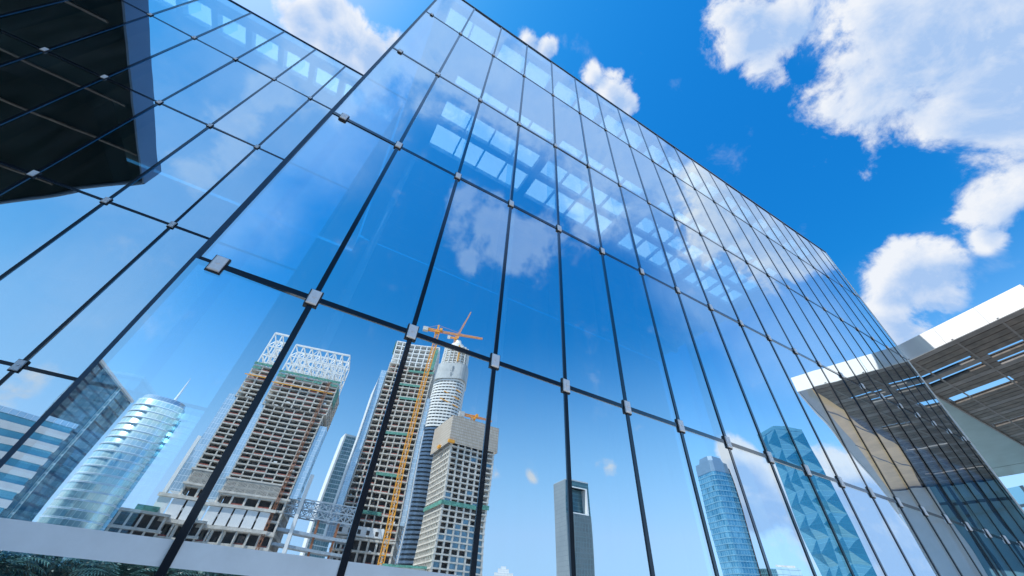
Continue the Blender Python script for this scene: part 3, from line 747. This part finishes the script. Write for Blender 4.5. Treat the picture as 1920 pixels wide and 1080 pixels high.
# --- egg-crate tower
def egg_crate_tower():
    D = 260; az = 19.3; ph = 20.0; L, Mm = 35.0, 32.0
    t = thing('concrete_tower', 'square concrete frame tower with beige climbing screens round its top floors', 'skyscraper')
    base = Vector(place(az, D)); rz = R(az-ph)
    t.location = base; t.rotation_euler = (0,0,rz)
    # local: corner at origin, right face along +x, left face along -y
    fh = 3.3; nf = 28
    inn = 1.6
    for k in range(nf+1):
        b = MB(); b.box(-.15, L+.15, -Mm-.15, .15, k*fh+.25-.75, k*fh+.25); b.build('floor_slab', M['concrete2'], t)
    for i in range(8):
        x = .55+(L-1.1)*i/7
        b = MB(); b.box(x-.55, x+.55, -1.0, .05, 0, nf*fh); b.build('column', M['concrete2'], t)
    for j in range(1, 12):
        y = -Mm*j/11
        b = MB(); b.box(.05, 2.4, y-.32, y+.32, 0, nf*fh); b.build('column', M['concrete2'], t)
        b = MB(); b.box(L-1, L-.05, y-.4, y+.4, 0, nf*fh); b.build('column', M['concrete2'], t)
    b = MB(); b.box(2.6, L-5, -Mm+3, -2.6, 0, nf*fh-.1); b.build('core_wall', M['core'], t)
    r = random.Random(8); b = MB()
    for k in range(nf):
        for i in range(7):
            if k < 14 and i > 1 and r.random() < .75 or r.random() < .12:
                x = .55+(L-1.1)*i/7; b.box(x+.6, x+4.3, -.55, -.45, k*fh+.27, k*fh+2.75)
    o = b.build('window_glazing', M['bluewin'], t); o['kind'] = 'stuff'
    b = MB()
    for k in range(10, nf):
        for i in range(7):
            if r.random() < .35: x = .55+(L-1.1)*i/7; b.box(x+.7, x+4.2, -1.9, -1.7, k*fh+.27, k*fh+1.8)
    o = b.build('partition_wall', M['floorin'], t); o['kind'] = 'stuff'
    b = MB(); b.box(-.9, L+.9, .3, .45, 55.2, 57.6); b.box(-.9, -.75, -Mm, .29, 55.2, 57.6); b.build('safety_net', M['net'], t)
    z0 = 90.5; z1 = 108.8
    for a in ((-1.6, L+1.6, .9, 1.15), (-1.85, -1.6, -Mm-1, 1.1), (L+1.6, L+1.85, -Mm-1, 1.1)):
        b = MB(); b.box(a[0], a[1], a[2], a[3], z0, z1); b.build('climbing_screen', M['screenT4'], t)
    b = MB()
    for x in (6, 14, 22, 30): b.bar((x, -3, z1), (x, -3, z1+3.2), .45)
    b.build('scaffold_post', M['steelgrey'], t)
    b = MB(); b.box(-2.6, 1.6, .6, 2.2, z0-.3, z0+1.4); b.box(-3.4, -1.9, -16, -12.4, z0-.3, z0+1.4); b.build('work_platform', M['orange'], t)
    return t
egg_crate_tower()
mast_crane('tower_crane', 'small orange crane behind the beige climbing screens of the square frame tower', place(22.0, 285), R(22.0-15), 118, 2.4, 18, 11, M['orange'], 3.6, z0=60)
sh = thing('site_shed', 'pale low site hall at the foot of the square frame tower', 'building', place(16.2, 250), facing(16.2))
b = MB(); b.box(-11, 11, -10, 0, 0, 21.5); b.build('wall', M['concrete2'], sh)
b = MB(); b.box(-11.6, 11.6, -10.5, .6, 21.52, 22.6); b.build('roof', M['net'], sh)

# --- grey slab tower with the window hole
def slender_tower():
    D = 380; az = 36.9; ph = 30.0; S = 23.0; H = 105
    t = thing('slender_tower', 'slender grey and teal tower with a square opening framed in white near its top', 'skyscraper', place(az, D), R(az-ph))
    z0, z1 = 78.5, 99.0; x0, x1 = 2.0, 20.4
    b = MB()
    b.box(0.01, S, -S, 0, 0, z0); b.box(.01, S, -S, 0, z1, H); b.box(.01, x0, -S, 0, z0, z1); b.box(x1, S, -S, 0, z0, z1); b.box(x0, x1, -S, -7, z0, z1)
    b.build('wall', M['glassT5'], t)
    b = MB(); b.box(-.35, 0, -S-.1, .12, 0, H+.6); b.build('side_wall', M['stoneT5'], t)
    b = MB(); b.box(x0-.05, x0+.9, -6.9, .25, z0-.9, z1+.9); b.box(x1-.9, x1+.6, -6.9, .25, z0-.9, z1+.9)
    b.box(x0+.9, x1-.9, -6.9, .25, z0-.9, z0-.1); b.box(x0+.9, x1-.9, -6.9, .25, z1, z1+.9); b.build('opening_frame', M['white'], t)
    b = MB(); b.box(-.2, S, -S, .15, H+.02, H+1.0); b.build('roof_edge', M['pier'], t)
    b = MB()
    for i in range(24):
        x = .5+i*.98; b.box(x-.09, x+.09, .02, .35, 0, z0-1.0)
    b.build('mullion', M['stoneT5'], t)
slender_tower()

# --- blue banded tower with chamfered crown
def banded_tower():
    D = 400; az = 55.3; H = 120
    t = thing('banded_tower', 'slim blue glass tower with notched corner and stepped grey crown', 'skyscraper', place(az, D), R(az-42))
    S = 9.3
    def oct_(z, s, c):
        return [(s,s-c,z),(s-c,s,z),(-s+c,s,z),(-s,s-c,z),(-s,-s+c,z),(-s+c,-s,z),(s-c,-s,z),(s,-s+c,z)]
    b = MB(); b.loft([oct_(0,S,1.6), oct_(H-9,S,1.6)]); b.build('glass_wall', M['glassT6'], t)
    z = 4
    fl = MB()
    while z < H-9: fl.loft([oct_(z,S+.25,1.6), oct_(z+.7,S+.25,1.6)]); z += 4
    fl.build('floor_bands', M['bandT6'], t)
    b = MB(); b.loft([oct_(H-8.9,S+.3,2.0), oct_(H,S+.3,2.0), oct_(H+.1,S-1.4,2.6), oct_(H+4.5,S-2.0,2.6)]); b.build('crown', M['crownT6'], t)
    for sx in (1,):
        b = MB(); b.box(S-.9, S-.1, S-.9, S-.1, 0, H-4); b.build('corner_notch', M['core'], t)
banded_tower()

# --- faceted tower
def faceted_tower():
    D = 430; az = 64.6; H = 157; W1, W2 = 25.0, 30.0
    t = thing('faceted_tower', 'broad blue glass tower with triangular facets, right of the slim banded tower', 'skyscraper', place(az, D), R(az-40))
    a, bm_ = MB(), MB()
    n = 18; zs = [H*k/n for k in range(n+1)]
    cx, cy = W2/2, -W1/2
    # four vertical faces, every level shifts the mid ridge in and out
    C4 = [(0,0), (W2,0), (W2,-W1), (0,-W1)]
    for s in range(4):
        p, q = Vector(C4[s]), Vector(C4[(s+1) % 4]); nrm = Vector(((p-q).y, (q-p).x)).normalized()
        if nrm.dot((p+q)/2-Vector((cx,cy))) < 0: nrm = -nrm
        for k in range(n):
            z0, z1 = zs[k], zs[k+1]
            tgt = 0.0
            m0 = p.lerp(q, .5)+nrm*(.7 if k % 2 else -.6); m1 = p.lerp(q, .5)+nrm*(-.6 if k % 2 else .7)
            P0, P1, Q0, Q1 = (*p, z0), (*p, z1), (*q, z0), (*q, z1)
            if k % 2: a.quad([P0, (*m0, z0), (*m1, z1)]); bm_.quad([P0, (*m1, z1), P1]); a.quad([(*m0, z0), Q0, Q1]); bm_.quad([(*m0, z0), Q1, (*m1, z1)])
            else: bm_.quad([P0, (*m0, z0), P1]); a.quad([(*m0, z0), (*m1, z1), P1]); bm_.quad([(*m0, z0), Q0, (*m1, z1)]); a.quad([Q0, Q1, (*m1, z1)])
    a.build('shaded_facets', M['facetA'], t); bm_.build('lit_facets', M['facetB'], t)
    b = MB(); b.box(1.6, W2-1.6, -W1+1.6, -1.6, 0, H+.5); b.build('roof', M['crownT6'], t)
    b = MB()
    for x0, x1, y0, y1 in ((0,W2,-.3,0), (0,W2,-W1,-W1+.3), (0,.3,-W1+.31,-.31), (W2-.3,W2,-W1+.31,-.31)): b.box(x0,x1,y0,y1,H+.02,H+3.0)
    b.build('parapet', M['facetB'], t)
faceted_tower()

# --- glass office block at the left with pale panelled flank
def office_block():
    t = thing('office_block', 'dark glass office block with pale panelled flank and white roof edge, leftmost tall building', 'skyscraper', place(-20.0, 225), R(-82))
    L, Mm, H = 50, 19, 75
    b = MB(); b.box(.02, L, -Mm, 0, 0, H); b.build('glass_wall', M['glassT8'], t)
    b = MB(); b.box(-.5, 0, -Mm, .1, 0, H+.4); b.build('side_wall', M['panelT8'], t)
    b = MB(); b.box(-.9, L+.5, -.8, .5, H+.42, H+1.5); b.box(-.9, -.1, -Mm, -.81, H+.42, H+1.5); b.build('roof_edge', M['white'], t)
    b = MB()
    b.box(30, 30.7, .02, .9, 0, H); b.box(30.72, 32.4, .02, .25, 0, H)
    b.build('mullion', M['glassT9'], t)
office_block()
def banded_block():
    t = thing('banded_block', 'lower block striped with white floor bands in front of the dark glass office block', 'building', place(-17.4, 188), R(-17.4-8))
    H = 41
    b = MB(); b.box(-42, 0, -24, 0, 0, H-.3); b.build('window_wall', M['bandT0'], t)
    b = MB(); z = 2.0
    for k in range(10): b.box(-42.4, .4, -24.4, .4, z+k*3.9, z+k*3.9+1.9)
    b.build('floor_bands', M['ringwhite'], t)
    b = MB(); b.box(-42.5, .5, -24.5, .5, H-.28, H+1.2); b.build('roof_edge', M['stripglass'], t)
banded_block()
def rounded_block():
    t = thing('rounded_tower', 'rounded pale green glass tower with a thin white spire beside the dark office block', 'skyscraper', place(-12.4, 290), R(-12.4))
    Rr = 11.6; H = 83
    b = MB(); b.loft([ring(0,0,z,Rr,Rr*.9,n=56,power=2.4) for z in (0, H)]); b.build('glass_wall', M['glassT9'], t, True)
    fl = MB(); z = 3.6
    while z < H-2: fl.loft([ring(0,0,z,Rr+.22,Rr*.9+.22,n=56,power=2.4), ring(0,0,z+.55,Rr+.22,Rr*.9+.22,n=56,power=2.4)]); z += 3.6
    fl.build('floor_bands', M['stripglass'], t)
    b = MB(); b.loft([ring(0,0,H+.01,Rr-.6,Rr*.9-.6,n=56,power=2.4), ring(0,0,H+3,Rr-1.2,Rr*.9-1.2,n=56,power=2.4)]); b.build('crown', M['stripglass'], t)
    b = MB(); b.loft([ring(3.6,0,H+3,.9,n=8), ring(3.6,0,H+21,.08,n=8)]); b.build('spire', M['white_steel'], t)
    b = MB(); b.box(Rr-.2, Rr+1.2, -6, 3, 0, H-6); b.build('side_fin', M['slim'], t)
rounded_block()
t = thing('slim_glass_tower', 'narrow blue glass tower edged in white, half hidden behind the tallest concrete tower', 'skyscraper', place(5.9, 430), facing(5.9, -10))
b = MB(); b.box(-7.6, 9, -16, 0, 0, 139); b.build('glass_wall', M['slim'], t)
b = MB(); b.box(-9.2, -7.62, -16, .8, 0, 141); b.build('white_fin', M['white'], t)
b = MB(); b.box(-7.6, 9, -16, .3, 139.02, 141); b.build('roof_edge', M['stripglass'], t)

# --- truss link between the two sites
def truss_link():
    p, q = Vector(place(1.0, 300)), Vector(place(9.0, 300)); mid = (p+q)/2; L = (q-p).length
    t = thing('truss_bridge', 'grey steel truss bridge on rusty posts between the two concrete tower sites', 'bridge', mid, R(5))
    for y in (0, -9):
        b = MB()
        for z in (44.0, 48.6, 53.2): b.bar((-L/2,y,z), (L/2,y,z), .7)
        n = 8
        for i in range(n+1): b.bar((-L/2+L*i/n,y,44), (-L/2+L*i/n,y,53.2), .5)
        for i in range(n):
            xa, xb = -L/2+L*i/n, -L/2+L*(i+1)/n
            b.bar((xa,y,44), (xb,y,48.6), .45); b.bar((xb,y,44), (xa,y,48.6), .45); b.bar((xa,y,48.6), (xb,y,53.2), .45); b.bar((xb,y,48.6), (xa,y,53.2), .45)
        b.build('side_truss', M['steelgrey'], t)
    b = MB()
    for i in range(9):
        x = -L/2+L*i/8; b.bar((x,0,44), (x,-9,44), .5); b.bar((x,0,53.2), (x,-9,53.2), .5)
    b.build('cross_beam', M['steelgrey'], t)
    b = MB(); b.box(-L/2, L/2, -9.5, .4, 34.8, 36.4); b.box(-L/2, L/2, -9.5, .4, 27.8, 29.2); b.build('deck_beam', M['steelgrey'], t)
    for x in (-12, 1.5, 13):
        b = MB(); b.box(x-.7, x+.7, -1.4, -.2, 0, 43.6); b.build('post', M['rust'], t)
truss_link()
t = thing('site_building', 'low unfinished concrete building with flat roof slab beside the white hoardings', 'building', place(-8.4, 300), facing(-8.4))
for z in (22, 27.5, 34.5):
    b = MB(); b.box(-13 if z > 30 else -15, 14, -16, .3, z-1.2, z); b.build('floor_slab', M['concrete2'], t)
for i in range(6):
    b = MB(); x = -11.5+i*4.8; b.box(x-.5, x+.5, -1.4, -.4, 0, 33.2); b.build('column', M['concrete2'], t)
b = MB(); b.box(-10, 13, -14, -4, 0, 33.2); b.build('core_wall', M['core'], t)
b = MB(); b.box(-2, 8, -9, -3, 34, 37.2); b.build('roof_hut', M['net'], t)
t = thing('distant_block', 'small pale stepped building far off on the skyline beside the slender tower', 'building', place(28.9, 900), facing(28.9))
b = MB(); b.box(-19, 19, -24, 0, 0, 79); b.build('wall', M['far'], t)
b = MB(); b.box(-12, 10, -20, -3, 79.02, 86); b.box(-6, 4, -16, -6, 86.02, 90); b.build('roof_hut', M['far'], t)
t = thing('low_office', 'low grey blue office building between the slim banded tower and the faceted tower', 'building', place(59.3, 500), facing(59.3))
b = MB(); b.box(-19.5, 1, -24, 0, 0, 55); b.build('glass_wall', M['glassT5'], t)
b = MB(); b.box(1.05, 21, -26, .5, 0, 56.5); b.build('panel_wall', M['panelT8'], t)
b = MB(); b.box(2, 18, -20, -4, 56.52, 58.5); b.build('roof_edge', M['concrete'], t)

# --- glazed pavilion under the right canopy
t = thing('glass_pavilion', 'low glazed pavilion with grey end pier under the right canopy', 'building', place(72.0, 46), facing(72.0))
b = MB(); b.box(2.6, 22, -6, 0, 0, 11.7); b.build('glass_wall', M['pavilion'], t)
b = MB(); b.box(0, 2.58, -6.2, .2, 0, 11.7); b.build('end_pier', M['pier'], t)

# ------------------------------------------------------------------ palms on the planted strip
hd = thing('clipped_hedge', 'dense dark green hedge behind the young palms, glimpsed under the frosted band', 'hedge', (-8, -25.5, .12))
r = random.Random(4); b = MB(); b.box(-19.5, 19.5, -.7, .7, 0, 2.5); b.build('hedge_core', M['grass'], hd)
b = MB()
for k in range(9000):
    p = Vector((r.uniform(-20, 20), r.choice((-1,1))*r.uniform(.55, 1.0), r.uniform(0, 2.9)))
    if r.random() < .35: p = Vector((r.uniform(-20, 20), r.uniform(-.9, .9), 2.45+r.uniform(0, .7)*r.random()))
    a = Vector((r.gauss(0,1), r.gauss(0,1), r.gauss(0,1))).normalized()*.14; c = a.cross(Vector((r.gauss(0,1), r.gauss(0,1), r.gauss(0,1)))).normalized()*.06
    b.quad([p-a, p+c, p+a, p-c], r.randint(0, 1))
b.build('foliage', [M['frond'], M['frond2']], hd)
def palm_meshes(seed):
    r = random.Random(seed); tr = MB(); h = 1.5+r.uniform(-.2,.4)
    tr.loft([ring(.04*math.sin(k), .04*math.cos(k*1.3), h*k/5, .16-.02*k/5+.012*(k % 2), n=10) for k in range(6)])
    fr = MB()
    for i in range(24):
        a = 2*math.pi*i/24+r.uniform(-.2,.2); up = r.uniform(.25, 1.25); L = r.uniform(1.6, 2.4)
        pts = []
        for k in range(9):
            s = k/8; d = L*s
            pts.append(Vector((math.cos(a)*d*math.cos(up*(1-.5*s)), math.sin(a)*d*math.cos(up*(1-.5*s)), h+math.sin(up)*d-1.0*s*s*L*.55)))
        side = Vector((-math.sin(a), math.cos(a), 0)); mi = r.randint(0,1)
        for k in range(1, 9):
            p = pts[k]; dirv = (pts[k]-pts[k-1]).normalized()
            for sd in (-1, 1):
                for q in (0, .5):
                    pp = pts[k-1].lerp(p, q); tip = pp+side*sd*.42*(1-.55*k/8)+dirv*.28+Vector((0,0,-.1))
                    fr.quad([pp, pp+dirv*.06, tip], mi)
        for k in range(8): fr.bar(pts[k], pts[k+1], .03, .03, mi)
    return tr, fr
kinds = []
for s in range(3):
    tr, fr = palm_meshes(20+s)
    kinds.append((tr, fr))
spots = [(-11.5,-19.5),(-8.2,-21.5),(-5.0,-19.8),(-1.6,-22.0),(1.8,-20.0),(5.4,-21.6),(9.0,-19.6),(12.5,-21.4)]
lab = ['leftmost young palm of the planted strip', 'second young palm from the left in the strip', 'third young palm from the left in the strip', 'fourth young palm from the left in the strip',
       'fifth young palm from the left in the strip', 'sixth young palm from the left in the strip', 'seventh young palm from the left in the strip', 'rightmost young palm of the planted strip']
meshes = {}
for i, (x, y) in enumerate(spots):
    t = thing('palm_tree', lab[i], 'palm tree', (x, y, .12), i*1.3, 'young palms in the planted strip')
    k = i % 3
    if k not in meshes:
        meshes[k] = (kinds[k][0].build('trunk', M['trunk'], t, True), kinds[k][1].build('crown', [M['frond'], M['frond2']], t))
    else:
        for src in meshes[k]:
            c = src.copy(); COL.objects.link(c); c.parent = t
